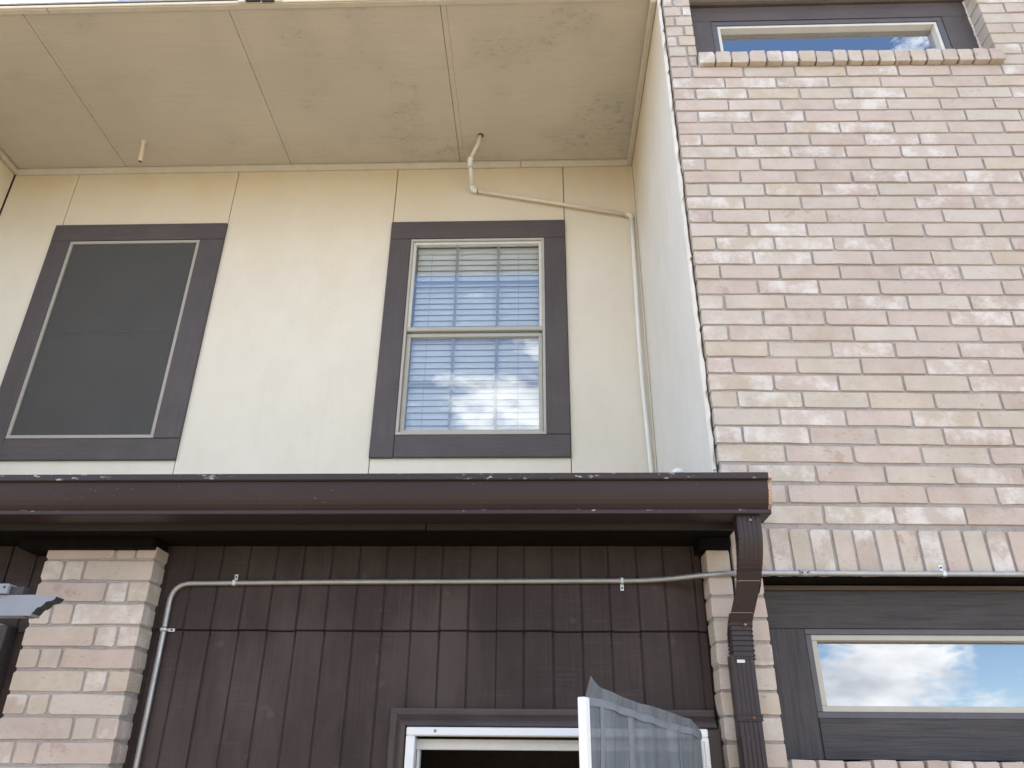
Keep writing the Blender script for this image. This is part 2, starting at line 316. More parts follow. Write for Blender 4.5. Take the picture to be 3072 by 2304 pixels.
def cbox(b, c=.002, jit=0.0):
    """chamfered box as (verts, faces); b = x0,x1,y0,y1,z0,z1"""
    x0, x1, y0, y1, z0, z1 = b
    c = min(c, (x1-x0)*.3, (y1-y0)*.3, (z1-z0)*.3)
    V = []; idx = {}
    for sx in (0, 1):
        for sy in (0, 1):
            for sz in (0, 1):
                X, Y, Z = (x0, x1)[sx], (y0, y1)[sy], (z0, z1)[sz]
                ix, iy, iz = X+(c if sx == 0 else -c), Y+(c if sy == 0 else -c), Z+(c if sz == 0 else -c)
                for k, p in (('x', (X, iy, iz)), ('y', (ix, Y, iz)), ('z', (ix, iy, Z))):
                    idx[(sx, sy, sz, k)] = len(V)
                    V.append(tuple(q+random.uniform(-jit, jit) for q in p) if jit else p)
    F = []
    for s in (0, 1):
        F.append([idx[(s, a, b_, 'x')] for a, b_ in ((0, 0), (1, 0), (1, 1), (0, 1))])
        F.append([idx[(a, s, b_, 'y')] for a, b_ in ((0, 0), (1, 0), (1, 1), (0, 1))])
        F.append([idx[(a, b_, s, 'z')] for a, b_ in ((0, 0), (1, 0), (1, 1), (0, 1))])
    for a in (0, 1):
        for b_ in (0, 1):
            F.append([idx[(0, a, b_, 'y')], idx[(1, a, b_, 'y')], idx[(1, a, b_, 'z')], idx[(0, a, b_, 'z')]])
            F.append([idx[(a, 0, b_, 'x')], idx[(a, 1, b_, 'x')], idx[(a, 1, b_, 'z')], idx[(a, 0, b_, 'z')]])
            F.append([idx[(a, b_, 0, 'x')], idx[(a, b_, 1, 'x')], idx[(a, b_, 1, 'y')], idx[(a, b_, 0, 'y')]])
            for d in (0, 1): F.append([idx[(a, b_, d, k)] for k in 'xyz'])
    return V, F
def join(parts):
    V = []; F = []
    for v, f in parts:
        o = len(V); V += v; F += [[i+o for i in q] for q in f]
    return V, F
def box(name, b, mat, parent=None, c=.002, label=None, jit=0.0):
    v, f = cbox(b, c, jit); return mesh_obj(name, v, f, mat, parent, label=label)
def boxes(name, bs, mat, parent=None, c=.002):
    v, f = join([cbox(b, c) for b in bs]); return mesh_obj(name, v, f, mat, parent)
def tube(pts, r, n=14, fillet=0.0, cap=True):
    P = [Vector(p) for p in pts]
    if fillet:
        Q = [P[0]]
        for i in range(1, len(P)-1):
            a = (P[i-1]-P[i]); b_ = (P[i+1]-P[i]); d = min(fillet, a.length*.49, b_.length*.49)
            p0 = P[i]+a.normalized()*d; p1 = P[i]+b_.normalized()*d
            for k in range(9):
                t = k/8; Q.append(p0*(1-t)**2 + P[i]*2*t*(1-t) + p1*t*t)
        Q.append(P[-1]); P = Q
    V = []; F = []; prev = None
    for i, p in enumerate(P):
        t = (P[min(i+1, len(P)-1)]-P[max(i-1, 0)]).normalized()
        if prev is None: u = t.orthogonal().normalized()
        else: u = (prev-t*prev.dot(t)).normalized()
        prev = u; w_ = t.cross(u)
        rr = r[i] if isinstance(r, (list, tuple)) else r
        for k in range(n):
            a = 2*math.pi*k/n; V.append(tuple(p+(u*math.cos(a)+w_*math.sin(a))*rr))
    for i in range(len(P)-1):
        for k in range(n):
            F.append([i*n+k, i*n+(k+1) % n, (i+1)*n+(k+1) % n, (i+1)*n+k])
    if cap: F.append(list(range(n))[::-1]); F.append([(len(P)-1)*n+k for k in range(n)])
    return V, F
def extrude_x(profile, x0, x1, caps=True, m0=0.0, m1=0.0):
    """profile of (y,z) swept from x0 to x1; m0/m1 mitre: x shifts with z"""
    n = len(profile); V = [(x0+m0*(z-profile[0][1]), y, z) for y, z in profile]+[(x1+m1*(z-profile[0][1]), y, z) for y, z in profile]
    F = [[i, (i+1) % n, n+(i+1) % n, n+i] for i in range(n)]
    if caps: F += [list(range(n)), [n+i for i in range(n)][::-1]]
    return V, F
def disc(center, r, h, axis=(0, -1, 0), n=10, dome=.5):
    a = Vector(axis).normalized(); u = a.orthogonal().normalized(); w_ = a.cross(u); c = Vector(center); V = []; F = []
    for rr, hh in ((r, 0), (r, h*.6), (r*.6, h)):
        for k in range(n):
            t = 2*math.pi*k/n; V.append(tuple(c+a*hh+(u*math.cos(t)+w_*math.sin(t))*rr))
    for q in range(2):
        for k in range(n): F.append([q*n+k, q*n+(k+1) % n, (q+1)*n+(k+1) % n, (q+1)*n+k])
    F.append([2*n+k for k in range(n)]); return V, F

# ------------------------------------------------------------------ ground
S = 1200
g = mesh_obj('ground', [(-S, -S, GROUND), (S, -S, GROUND), (S, S, GROUND), (-S, S, GROUND)], [[0, 1, 2, 3]], M['ground'])
bounce_soil = mesh_obj('bounce_strip', [(-30, -6.5, GROUND+.004), (30, -6.5, GROUND+.004), (30, 1.5, GROUND+.004), (-30, 1.5, GROUND+.004)], [[0, 1, 2, 3]], M['bounce_soil'])  # unseen strip, added and toned to bounce warm light upward
bounce_soil['kind'] = 'structure'; bounce_soil['label'] = 'added unseen tan soil strip that bounces warm light onto the house'; bounce_soil['category'] = 'soil'
g['kind'] = 'structure'; g['label'] = 'pale dry ground in front of the house'; g['category'] = 'ground'

# unseen house added behind the camera to block low sky and darken the eave
nh = thing('blocker_house', (-9, -17, GROUND), 'added unseen house, dark brick with grey gable roof, blocking low sky', 'house')
box('wall', (-22, 3.0, -22, -15, GROUND, 3.6), M['nbrick'], nh, .01)
V = [(-22.5, -14.5, 3.5), (3.5, -14.5, 3.5), (3.5, -18.5, 6.4), (-22.5, -18.5, 6.4), (-22.5, -22.5, 3.5), (3.5, -22.5, 3.5)]
mesh_obj('roof', V, [[0, 1, 2, 3], [3, 2, 5, 4], [0, 3, 4], [1, 5, 2], [0, 4, 5, 1]], M['nroof'], nh)
for x in (-18, -13, -8, -3):
    wn = box('window', (x, x+1.3, -15.02, -14.96, .9, 2.3), M['dark'], nh, .01); box('frame', (x-.08, x+1.38, -15.015, -14.985, .82, 2.38), M['wht'], wn, .01)
# ------------------------------------------------------------------ bricks
def brick_mesh(w_, h_, d_, seed, chip=.34, amp=.0017):
    rs = random.Random(seed); x, z = w_/2, h_/2
    pts = []
    for sx, sz in ((-1, -1), (1, -1), (1, 1), (-1, 1)):
        r1 = rs.uniform(.0015, .004); r3 = r1
        if rs.random() < chip: r1 = rs.uniform(.004, .011); r3 = rs.uniform(.004, .011)
        a = (sx*(x-r1), sz*z); b_ = (sx*x, sz*(z-r3))
        if (sx, sz) == (1, -1) or (sx, sz) == (-1, 1): pts += [a, b_]
        else: pts += [b_, a]
        if (sx, sz) in ((-1, -1), (1, 1)): pts.append((rs.uniform(-.3, .3)*w_, sz*(z+rs.uniform(-.0012, .0004))))
    pts = [(px+rs.uniform(-amp, amp), pz+rs.uniform(-amp, amp)) for px, pz in pts]
    n = len(pts); V = []; F = []
    ins = .0016
    for yy, k in ((0, 1), (.0016, 0), (d_, 0)):
        for px, pz in pts:
            fx = px*(1-ins*k/x) if k else px; fz = pz*(1-ins*k/z) if k else pz
            V.append((fx, yy+(rs.uniform(-.0005, .0005) if k else 0), fz))
    for q in range(2):
        for k in range(n): F.append([q*n+k, (q+1)*n+k, (q+1)*n+(k+1) % n, q*n+(k+1) % n])
    F.append(list(range(n)))
    return V, F
BM = {}
def brick_data(w_, h_, d_, var):
    key = (round(w_, 3), round(h_, 3), round(d_, 3), var)
    if key not in BM:
        v, f = brick_mesh(w_, h_, d_, hash(key) & 0xffff)
        me = bpy.data.meshes.new('brick'); me.from_pydata(v, [], f); me.materials.append(M['brick'])
        bm = bmesh.new(); bm.from_mesh(me); bmesh.ops.recalc_face_normals(bm, faces=bm.faces); bm.to_mesh(me); bm.free()
        BM[key] = me
    return BM[key]
def inframe(x, y, z, pad=25):
    u, v = project((x, y, z)); return -pad < u < 3072+pad and -pad < v < 2304+pad
class Wall:
    """collects bricks; those in view become parts, the rest one joined part"""
    def __init__(self, parent): self.p = parent; self.items = []
    def add(self, x0, x1, z0, z1, y=0.0, d=.09, tilt=0.0, dy=None, name='brick'):
        jit = random.uniform(-.0022, .0022) if dy is None else dy
        self.items.append(((x0+x1)/2, y+jit, (z0+z1)/2, x1-x0, z1-z0, d, tilt, name))
    def build(self):
        vis = []; rest = []
        for it in self.items:
            x, y, z, w_, h_ = it[:5]
            e = [(x+a*w_*.42, y, z+b*h_*.42) for a in (-1, 1) for b in (-1, 1)]
            (vis if any(inframe(*q, 0) for q in e) else rest).append(it)
        vis.sort(key=lambda it: -it[3]*it[4]/(Vector(it[:3])-CAM).length**2)
        rest += vis[300:]; vis = vis[:300]
        for x, y, z, w_, h_, d, t, nm in vis:
            o = bpy.data.objects.new(nm, brick_data(w_, h_, d, random.randrange(8)))
            _link(o, self.p, (x, y, z)); o.rotation_euler = (0, -t + random.uniform(-.0025, .0025), 0)
        if rest:
            pr = []
            for x, y, z, w_, h_, d, t, nm in rest:
                v, f = brick_mesh(w_, h_, d, random.randrange(9999)); pr.append(([(a+x, b+y, c+z) for a, b, c in v], f))
            v, f = join(pr); o = mesh_obj('brickwork', v, f, M['brick'], self.p); o['kind'] = 'stuff'
        return len(vis), len(rest)

H = .0762; Z0 = 4.715
def tilt(z): return -.0165*max(0, min(1, (z-1.75)/.9))
def rowz(k): return Z0 - k*H - {28: .004, 29: .008, 30: .012}.get(k, 0)
XW = 3.0                                            # right end of the brick wall
WX0, WX1 = .138, 1.635                              # clerestory opening
bw = thing('brick_wall', (1.5, .05, GROUND), 'pale pink and buff brick wall with grey mortar on the right', 'wall')
W = Wall(bw)
JT = .0095
def course(k, xa, xb, first=None, y=0.0, offs=None):
    zc = rowz(k); x = xa; e = (k % 2 == 0)
    step = .254
    o = (.1017 if e else .254) if offs is None else offs
    if k == 29: o -= .018
    joints = [xa]; q = o
    while q < xb-.02:
        if q > xa+.03: joints.append(q)
        q += step
    joints.append(xb)
    for a, b_ in zip(joints[:-1], joints[1:]):
        xm = (a+b_)/2; t = tilt(zc); zz = zc + t*xm
        W.add(a+(JT/2 if a > xa+.001 else 0)+random.uniform(-.001, .001), b_-JT/2+random.uniform(-.001, .001),
              zz-(H-.0098)/2, zz+(H-.0098)/2, y, .09 if a > .001 else (.235 if e else .09), t)
for k in range(-20, 31):
    if k >= 0: course(k, 0, XW)
    elif k == -1:
        zz = rowz(k)
        for a, b_ in ((0, .088), (.098, WX0-.004)): W.add(a, b_-.004, zz-.033, zz+.033, 0, .09)
        course(k, WX1+.012, XW)
    elif k >= -8:
        zz = rowz(k); q = (.088, .046)[k % 2]
        W.add(0, q-.004, zz-.033, zz+.033, 0, .235 if k % 2 else .09); W.add(q+.008, WX0-.001, zz-.033, zz+.033, 0, .09)
        course(k, WX1, XW, offs=WX1+(.254 if k % 2 else .127))
    else: course(k, 0, XW)
# soldier course over the lower window
sx = [0.0, .068, .143, .217, .290, .370, .444, .523, .599, .675, .754, .833, .912, .990]
while sx[-1] < XW: sx.append(sx[-1]+.0775)
for a, b_ in zip(sx[:-1], sx[1:]):
    xm = (a+b_)/2; zt = 2.362 - .012*xm
    W.add(a+.005, b_-.005, 2.188, zt, 0, .09, random.uniform(-.012, .012))
# jamb pier between corner and lower window, rows follow the narrow pier
JZ = [2.188]+[2.118-k*.0775 for k in range(32)]
for i, (zt, zb) in enumerate(zip(JZ[:-1], JZ[1:])):
    W.add(0.004, .1, zb+.005, zt-.005, 0, .09, 0)
# bottom brick sill (rowlock) and the wall under it
rx = [.103, .189, .278, .361, .444, .527, .602, .680, .760]
while rx[-1] < WX1: rx.append(rx[-1]+.079)
for a, b_ in zip(rx[:-1], rx[1:]):
    W.add(a+.005, b_-.005, 1.515+random.uniform(-.002, .002), 1.603+random.uniform(-.002, .002), -.012, .11, 0)
for k in range(24):
    zc = 1.51-.038-k*H
    q = .1+(.254 if k % 2 else .127); js = [.104]
    while q < XW: js.append(q); q += .254
    js.append(XW)
    for a, b_ in zip(js[:-1], js[1:]): W.add(a+.005, b_-.005, zc-.033, zc+.033, 0, .09)
for i in range(9):       # right of the lower window
    zc = 1.55+i*.0775
    js = [WX1]+[WX1+(.254 if i % 2 else .127)+.254*q for q in range(5)]+[XW]
    for a, b_ in zip(js[:-1], js[1:]): W.add(a+.005, b_-.005, zc-.033, zc+.033, 0, .09)
# projecting rowlock sill of the clerestory
px = [.135, .22, .301, .388, .474, .554, .634, .719, .805, .877, .951, 1.03, 1.108, 1.185, 1.264, 1.34, 1.417, 1.494, 1.57, 1.647]
PROJ = .028
for a, b_ in zip(px[:-1], px[1:]):
    xm = (a+b_)/2; s = (2.7615-PROJ)/2.7615
    W.add(a+.0045, b_-.0045, 4.752-.0145*(xm-.135)+random.uniform(-.003, .002), 4.828-.0145*(xm-.135)+random.uniform(-.002, .003), -PROJ, .14, -.0145, dy=random.uniform(-.003, .003))
NV = W.build()
mo = [(.003, WX0-.003, .006, .24, 2.19, 6.3), (WX0-.003, WX1+.003, .006, .12, 2.194, 4.775), (WX0-.003, WX1+.003, .006, .12, 5.345, 6.3),
      (WX1+.003, XW, .006, .24, 2.19, 6.3), (.004, .098, .006, .24, GROUND, 2.19), (.098, WX1+.003, .006, .12, GROUND, 1.598), (WX1+.003, XW, .006, .24, GROUND, 2.19),
      (.14, 1.645, -PROJ+.007, .12, 4.776, 4.812)]
boxes('mortar', mo, M['mortar'], bw, .001)
box('lintel', (.06, WX1+.1, .004, .09, 2.178, 2.188), M['black'], bw, .001, 'black steel lintel under the upright bricks')
# sheathing behind: blocks light, never seen from the front
boxes('sheathing', [(.02, XW, .26, 1.46, GROUND, 1.60), (.02, XW, .26, 1.46, 2.2, 4.80), (.02, XW, .26, 1.46, 5.36, 6.3), (1.75, XW, .26, 1.46, 1.6, 2.2), (1.75, XW, .26, 1.46, 4.8, 5.36),
                    (.02, .06, .26, 1.46, 1.6, 2.2), (.02, .06, .26, 1.46, 4.8, 5.36)], M['core'], bw, .001)

# narrow brick pier at the end of the siding, butted against the wall corner
bp = thing('brick_pier', (-.045, .05, GROUND), 'narrow tan brick pier half hidden behind the brown downspout', 'pier', 'brick piers')
W = Wall(bp)
PZ = [2.285, 2.195]+[2.118-k*.0775 for k in range(31)]
for i, (zt, zb) in enumerate(zip(PZ[:-1], PZ[1:])):
    W.add(-.088, -.006, zb+.005, zt-.005, 0, .098, random.uniform(-.01, .01))
W.build(); box('mortar', (-.083, -.006, .006, .105, GROUND, 2.283), M['mortar'], bp, .001)

# left brick pier
bl = thing('brick_pier', (-2.3, .05, GROUND), 'broad tan brick pier with alternating long and short bricks, lower left', 'pier', 'brick piers')
W = Wall(bl)
LZ = [2.305, 2.246, 2.168, 2.091, 2.013, 1.938, 1.865, 1.79, 1.717, 1.642, 1.568]
while LZ[-1] > GROUND: LZ.append(LZ[-1]-.0753)
for i, (zt, zb) in enumerate(zip(LZ[:-1], LZ[1:])):
    js = (-2.505, -2.251, -2.172, -2.0975) if i % 2 == 0 else (-2.505, -2.429, -2.352, -2.0975)
    for q, (a, b_) in enumerate(zip(js[:-1], js[1:])):
        W.add(a+(.005 if q else 0), b_-(.005 if q < 2 else 0), zb+.0048, zt-.0048, 0, .045 if (q == 2 and i % 2) else .1, random.uniform(-.008, .008))
    if i % 2: W.add(-2.158, -2.0985, zb+.0048, zt-.0048, .054, .048, 0, 0)
W.build(); box('mortar', (-2.501, -2.103, .006, .105, GROUND, 2.30), M['mortar'], bl, .001)

# ------------------------------------------------------------------ panelled upper wall in the recess
D = 1.32
pw = thing('panelled_wall', (-2.2, D, 2.8), 'cream painted panel wall set back above the gutter, with thin vertical seams', 'wall')
SE = [-4.385, -3.92, -2.775, -1.65, -.5, -.022]
ZT = 5.36
def panel(a, b_, z0, z1): box('panel', (a+.0022, b_-.0022, D+random.uniform(0, .0025), D+.02, z0, z1), M['cream'], pw, .0025)
panel(SE[0], SE[1], 2.8, ZT); panel(SE[2], SE[3], 2.8, ZT); panel(SE[4], SE[5], 2.8, ZT)
for a, b_ in ((1, 2), (3, 4)):
    panel(SE[a], SE[b_], 4.8, ZT); panel(SE[a], SE[b_], 2.8, 3.21)
panel(-7.5, -4.41, 2.8, ZT)
boxes('sheathing', [(-8, XW, 1.5, 7, GROUND, 5.9), (-8, -3.9, D+.03, 1.5, 2.8, ZT), (-2.8, -1.63, D+.03, 1.5, 2.8, ZT), (-.52, -.022, D+.03, 1.5, 2.8, ZT),
                    (-3.9, -2.8, D+.03, 1.5, 4.83, ZT), (-1.63, -.52, D+.03, 1.5, 4.83, ZT), (-3.9, -2.8, D+.03, 1.5, 2.8, 3.18), (-1.63, -.52, D+.03, 1.5, 2.8, 3.18)], M['core'], pw, .001)
# mouldings under the soffit
prof = [(D-.001, 5.318), (D-.012, 5.318), (D-.03, 5.345), (D-.03, 5.358), (D-.001, 5.358)]
for a, b_ in ((-4.355, -.793), (-.789, -.05)):
    v, f = extrude_x(prof, a, b_); mesh_obj('moulding', v, f, M['fascia'], pw)

# side walls of the recess
def side_wall(x0, x1, label):
    t = thing('side_wall', (x0, .6, 2.7), label, 'wall')
    box('panel', (x0, x1, .036, D-.003, 2.55, 6.3), M['side'], t, .003)
    return t
sw = side_wall(-.021, -.004, 'whitish side wall of the recess between cream panels and brick corner')
sl = side_wall(-4.42, -4.39, 'cream side wall at the far left edge of the recess')
# cracked caulk bead where the painted side wall meets the brick return
rs = random.Random(3); V = []; F = []; z = 2.6; i = 0
while z < 5.9:
    o = rs.uniform(-.002, .003); wd = rs.uniform(.010, .016); gap = rs.random() < .16
    if gap: wd *= .35
    x = -.019+o*.5
    V += [(x-.004, .035, z), (x-.004+wd, .022+o, z), (x+wd, .032, z), (x, .040, z)]
    if i:
        a = (i-1)*4; b_ = i*4
        F += [[a, a+1, b_+1, b_], [a+1, a+2, b_+2, b_+1], [a+2, a+3, b_+3, b_+2]]
    i += 1; z += rs.uniform(.012, .05)
mesh_obj('caulk_bead', V, F, M['caulk'], sw, label='cracked flaking caulk line along the bricks')
# corner board running down where cream wall meets the side wall
box('corner_bead', (-.034, -.0225, D-.012, D-.001, 2.8, 5.31), M['cream'], sw, .002)
for xa, xb, t in ((-.056, -.022, sw), (-4.388, -4.355, sl)):
    box('moulding', (xa, xb, .05, D-.001, 5.322, 5.3585), M['fascia'], t, .006)

# soffit
so = thing('soffit', (-2.2, .7, 5.36), 'beige board soffit overhanging the recess, stained with dark mildew specks', 'soffit')
Y0, Y1 = .0675, D
sm = [-4.40, -3.565, -2.388, -1.198, -.02]
for a, b_ in zip(sm[:-1], sm[1:]):
    box('board', (a+(.0175 if a > -4.3 else 0), b_-.0175 if b_ < -.1 else b_, Y0, Y1, 5.362, 5.378), M['soffit'], so, .0015)
for s in sm[1:-1]:
    box('seam_strip', (s-.0145, s+.0168, Y0, Y1, 5.3615+.0022, 5.376), M['soffit'], so, .001)
box('board', (-8, -4.425, Y0, Y1, 5.362, 5.378), M['soffit'], so, .0015)
for a, b_ in ((-8, -3.42), (-3.417, -.022)):
    box('fascia_board', (a, b_, .034, .067, 5.352, 5.37), M['fascia'], so, .003)
box('drip_edge', (-8, -.022, .024, .0335, 5.356, 5.374), M['drip'], so, .003)
box('drip_flange', (-8, -.022, .021, .05, 5.3745, 5.380), M['headwood'], so, .002)
box('roof_deck', (-8, -.022, .022, 2.2, 5.3805, 5.398), M['shingle'], so, .004)
# dark clip on the soffit edge
ck = thing('gutter_clip', (-2.2, 0, 5.36), 'small black clip fixed to the upper roof edge', 'clip')
box('plate', (-2.285, -2.205, .006, .0235, 5.350, 5.385), M['plastic'], ck, .004)
box('plate', (-2.195, -2.125, .006, .0235, 5.346, 5.381), M['plastic'], ck, .004)
for a in (-2.31, -2.105):
    v, f = join([cbox((a-.022, a+.022, .014, .0238, 5.354, 5.371), .008)]); mesh_obj('caulk_smear', v, f, M['caulk'], ck)

# ------------------------------------------------------------------ windows
def frame4(parent, name, x0, x1, z0, z1, w_, y0, y1, mat, matv=None, c=.002, wb=None, wt=None):
    """four rails: head and sill run through, stiles between"""
    wb = w_ if wb is None else wb; wt = w_ if wt is None else wt; matv = matv or mat
    box(name, (x0, x1, y0, y1, z1-wt, z1), mat, parent, c); box(name, (x0, x1, y0, y1, z0, z0+wb), mat, parent, c)
    box(name, (x0, x0+w_, y0+.001, y1, z0+wb+.0005, z1-wt-.0005), matv, parent, c); box(name, (x1-w_, x1, y0+.001, y1, z0+wb+.0005, z1-wt-.0005), matv, parent, c)
def ring(x0, x1, z0, z1, w_, y0, y1, c=.0015):
    return join([cbox((x0, x1, y0, y1, z1-w_, z1), c), cbox((x0, x1, y0, y1, z0, z0+w_), c), cbox((x0, x0+w_, y0+.0005, y1, z0+w_+.0003, z1-w_-.0003), c), cbox((x1-w_, x1, y0+.0005, y1, z0+w_+.0003, z1-w_-.0003), c)])
# middle window with blind
mw = thing('window', (-1.076, D, 3.16), 'brown trimmed sash window with white blinds and grilles in the cream wall', 'window')
ox0, ox1, oz0, oz1 = -1.652, -.501, 3.16, 4.845; ix0, ix1, iz0, iz1 = -1.514, -.636, 3.30, 4.70
TY0 = D-.022
def trim(t, ox0, ox1, oz0, oz1, ix0, ix1, iz0, iz1):
    box('trim_board', (ox0, ox1, TY0, D+.004, iz1+.004, oz1), M['trimx'], t, .003, jit=.0006)
    box('trim_board', (ix0+.002, ox1-.001, TY0+.0015, D+.004, oz0, iz0-.003), M['trimx'], t, .003, jit=.0006)
    box('trim_board', (ox0, ix0, TY0+.001, D+.004, oz0-.001, iz1+.002), M['trimz'], t, .003, jit=.0006)
    box('trim_board', (ix1, ox1, TY0+.0005, D+.004, iz0-.0015, iz1+.002), M['trimz'], t, .003, jit=.0006)
trim(mw, ox0, ox1, oz0, oz1, ix0, ix1, iz0, iz1)
v, f = ring(ix0+.001, ix1-.001, iz0+.001, iz1+.002, .017, D-.016, D+.05); mesh_obj('frame', v, f, M['vinyl'], mw)
v, f = ring(ix0+.018, ix1-.018, 4.012, iz1-.016, .019, D-.004, D+.03); u = mesh_obj('sash', v, f, M['vinylight'], mw)
box('meeting_rail', (ix0+.018, ix1-.018, D-.012, D+.02, 4.000, 4.028), M['vinyl'], mw, .003)
v, f = ring(ix0+.020, ix1-.020, iz0+.018, 3.992, .024, D+.010, D+.04); lo = mesh_obj('sash', v, f, M['vinyl'], mw)
for z0, z1, y in ((4.03, iz1-.036, D+.012), (iz0+.043, 3.967, D+.024)):
    box('pane', (ix0+.030, ix1-.030, y, y+.004, z0, z1), M['glass2'], mw, .0005)
    for x in (-1.2055, -.9365): box('grille_bar', (x-.0085, x+.0085, y+.007, y+.012, z0, z1), M['grille'], mw, .001)
for z, y in ((4.372, D+.012), (3.652, D+.024)):
    for a, b_ in ((ix0+.03, -1.2143), (-1.1967, -.9453), (-.9277, ix1-.03)):
        box('grille_bar', (a, b_, y+.0072, y+.0118, z-.0085, z+.0085), M['grille'], mw, .001)
hr = box('blind', (ix0+.042, ix1-.036, D+.052, D+.085, 4.636, 4.672), M['blind'], mw, .003, 'white horizontal slat blind behind the panes')
z = 4.612; i = 0; SL = {}
while z > 3.325:
    tl = random.uniform(-.05, .05)
    a = R(74)+tl*.3; dy, dz = .0224*math.cos(a), .0224*math.sin(a); yc = D+.068; sk = random.uniform(-.0008, .0008)
    x0, x1 = ix0+.045, ix1-.039; V = []
    for x, s in ((x0, -sk), (x1, sk)):
        for q, bow in ((-1, 0), (0, .0022), (1, 0)): V.append((x, yc+q*dy, z+q*dz+s+bow))
    for x, s in ((x0, -sk), (x1, sk)):
        for q, bow in ((-1, 0), (0, .0022), (1, 0)): V.append((x, yc+q*dy+.002, z+q*dz+s+bow-.001))
    mesh_obj('slat', V, [[0, 1, 4, 3], [1, 2, 5, 4], [6, 7, 10, 9], [7, 8, 11, 10], [0, 3, 9, 6], [2, 5, 11, 8], [0, 1, 2, 8, 7, 6], [3, 4, 5, 11, 10, 9]], M['blind'], hr)
    z -= .0428
for x in (-1.375, -.805): box('ladder_cord', (x-.0012, x+.0012, D+.0505, D+.0515, 3.33, 4.63), M['cordm'], hr, .0004)
boxes('reveal', [(ix0, ix1, D+.13, D+.135, iz0, iz1), (ix0-.004, ix0, D+.05, D+.135, iz0, iz1), (ix1, ix1+.004, D+.05, D+.135, iz0, iz1)], M['room'], mw, .0005)  # pale colour stands in for a lit room behind the slats

# left window behind a solar screen
lw = thing('window', (-3.36, D, 3.16), 'brown trimmed window covered by a dark grey solar screen, far left', 'window')
lx0, lx1, jx0, jx1 = -3.945, -2.770, -3.812, -2.928
trim(lw, lx0, lx1, 3.152, 4.857, jx0, jx1, 3.287, 4.72)
v, f = ring(jx0+.001, jx1-.001, 3.289, 4.721, .021, D-.016, D+.004); mesh_obj('screen_frame', v, f, M['screenframe'], lw)
box('screen_cloth', (jx0+.02, jx1-.02, D-.006, D-.0045, 3.31, 4.70), M['solar'], lw, .0003, 'dark woven solar screen cloth')
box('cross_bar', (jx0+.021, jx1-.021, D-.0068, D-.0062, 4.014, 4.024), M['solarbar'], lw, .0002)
for a, b_ in ((3.30, 4.0), (4.04, 4.71)): box('pane', (jx0+.03, jx1-.03, D+.02, D+.024, a, b_), M['glass'], lw, .0005)
box('meeting_rail', (jx0+.005, jx1-.005, D+.004, D+.03, 4.0, 4.04), M['vinyl'], lw, .003)
boxes('reveal', [(jx0, jx1, D+.13, D+.135, 3.29, 4.72)], M['dark'], lw, .0005)

# windows in the brick wall
def brick_window(label, z0, z1, ly, rough, gl, x0, gx0, gx1, board, strip, fr, glz0, glz1, top):
    t = thing('window', ((x0+WX1)/2, ly, z0), label, 'window')
    mx_, mz_ = (M['roughx'], M['roughz']) if rough else (M['trimx'], M['trimz'])
    xb = WX1-.002
    sx0, sx1 = gx0-fr-strip, gx1+fr+strip       # outer edge of the smooth strip
    szt, szb = glz1+fr+strip, glz0-fr-strip
    box('trim_board', (x0, xb, ly, ly+.04, szt, z1), mx_, t, .002, jit=.0008)
    box('trim_board', (sx0-.0, xb-.0, ly+.001, ly+.04, z0, szb), mx_, t, .002, jit=.0008)
    box('trim_board', (x0, sx0-.001, ly+.0015, ly+.04, z0-.001, szt-.001), mz_, t, .002, jit=.0008)
    box('trim_board', (sx1+.001, xb, ly+.0015, ly+.04, szb+.001, szt-.001), mz_, t, .002, jit=.0008)
    v, f = ring(sx0, sx1, szb, szt-.0005, strip, ly+.006, ly+.045); mesh_obj('stop_bead', v, f, M['smooth'], t)
    v, f = ring(sx0+strip, sx1-strip, szb+strip, szt-strip, fr, ly+.012, ly+.085); mesh_obj('frame', v, f, M['vinylight'] if not rough else M['vinyl'], t)
    box('pane', (gx0-.004, gx1+.004, ly+.052, ly+.057, glz0-.004, glz1+.004), gl, t, .0005)
    box('reveal', (x0, xb, ly+.16, ly+.165, z0, z1), M['dark'], t, .0005)
    return t
lr = brick_window('wide low window reflecting clouds, framed in rough dark boards, lower right', 1.607, 2.157, .09, True, M['glass'], .098, .290, 1.46, .1, .02, .0195, 1.772, 1.986, 0)
box('head_board', (.098, WX1-.002, .082, .13, 2.158, 2.174), M['headwood'], lr, .002, jit=.0012)
box('head_shade', (.098, WX1-.002, .125, .13, 2.174, 2.2), M['black'], lr, .0005)  # black sheet painted in for the shadow above the window head
ur = brick_window('clerestory window reflecting deep blue sky above the projecting brick sill', 4.79, 5.312, .09, False, M['glasstop'], WX0-.012, .312, 1.447, .1, .03, .017, 4.86, 5.158, 0)
box('head_board', (WX0-.002, WX1-.002, .075, .13, 5.316, 5.334), M['headwood'], ur, .002, jit=.002)
box('head_shade', (WX0-.002, WX1-.002, .115, .13, 5.334, 5.36), M['black'], ur, .0005)  # same painted shadow over the clerestory head
v, f = join([cbox((WX1-.004+random.uniform(-.003, .001), WX1+.002, .086, .094, 4.8+i*.03, 4.828+i*.03), .001, .0015) for i in range(18)]); mesh_obj('caulk_bead', v, f, M['caulk'], ur)

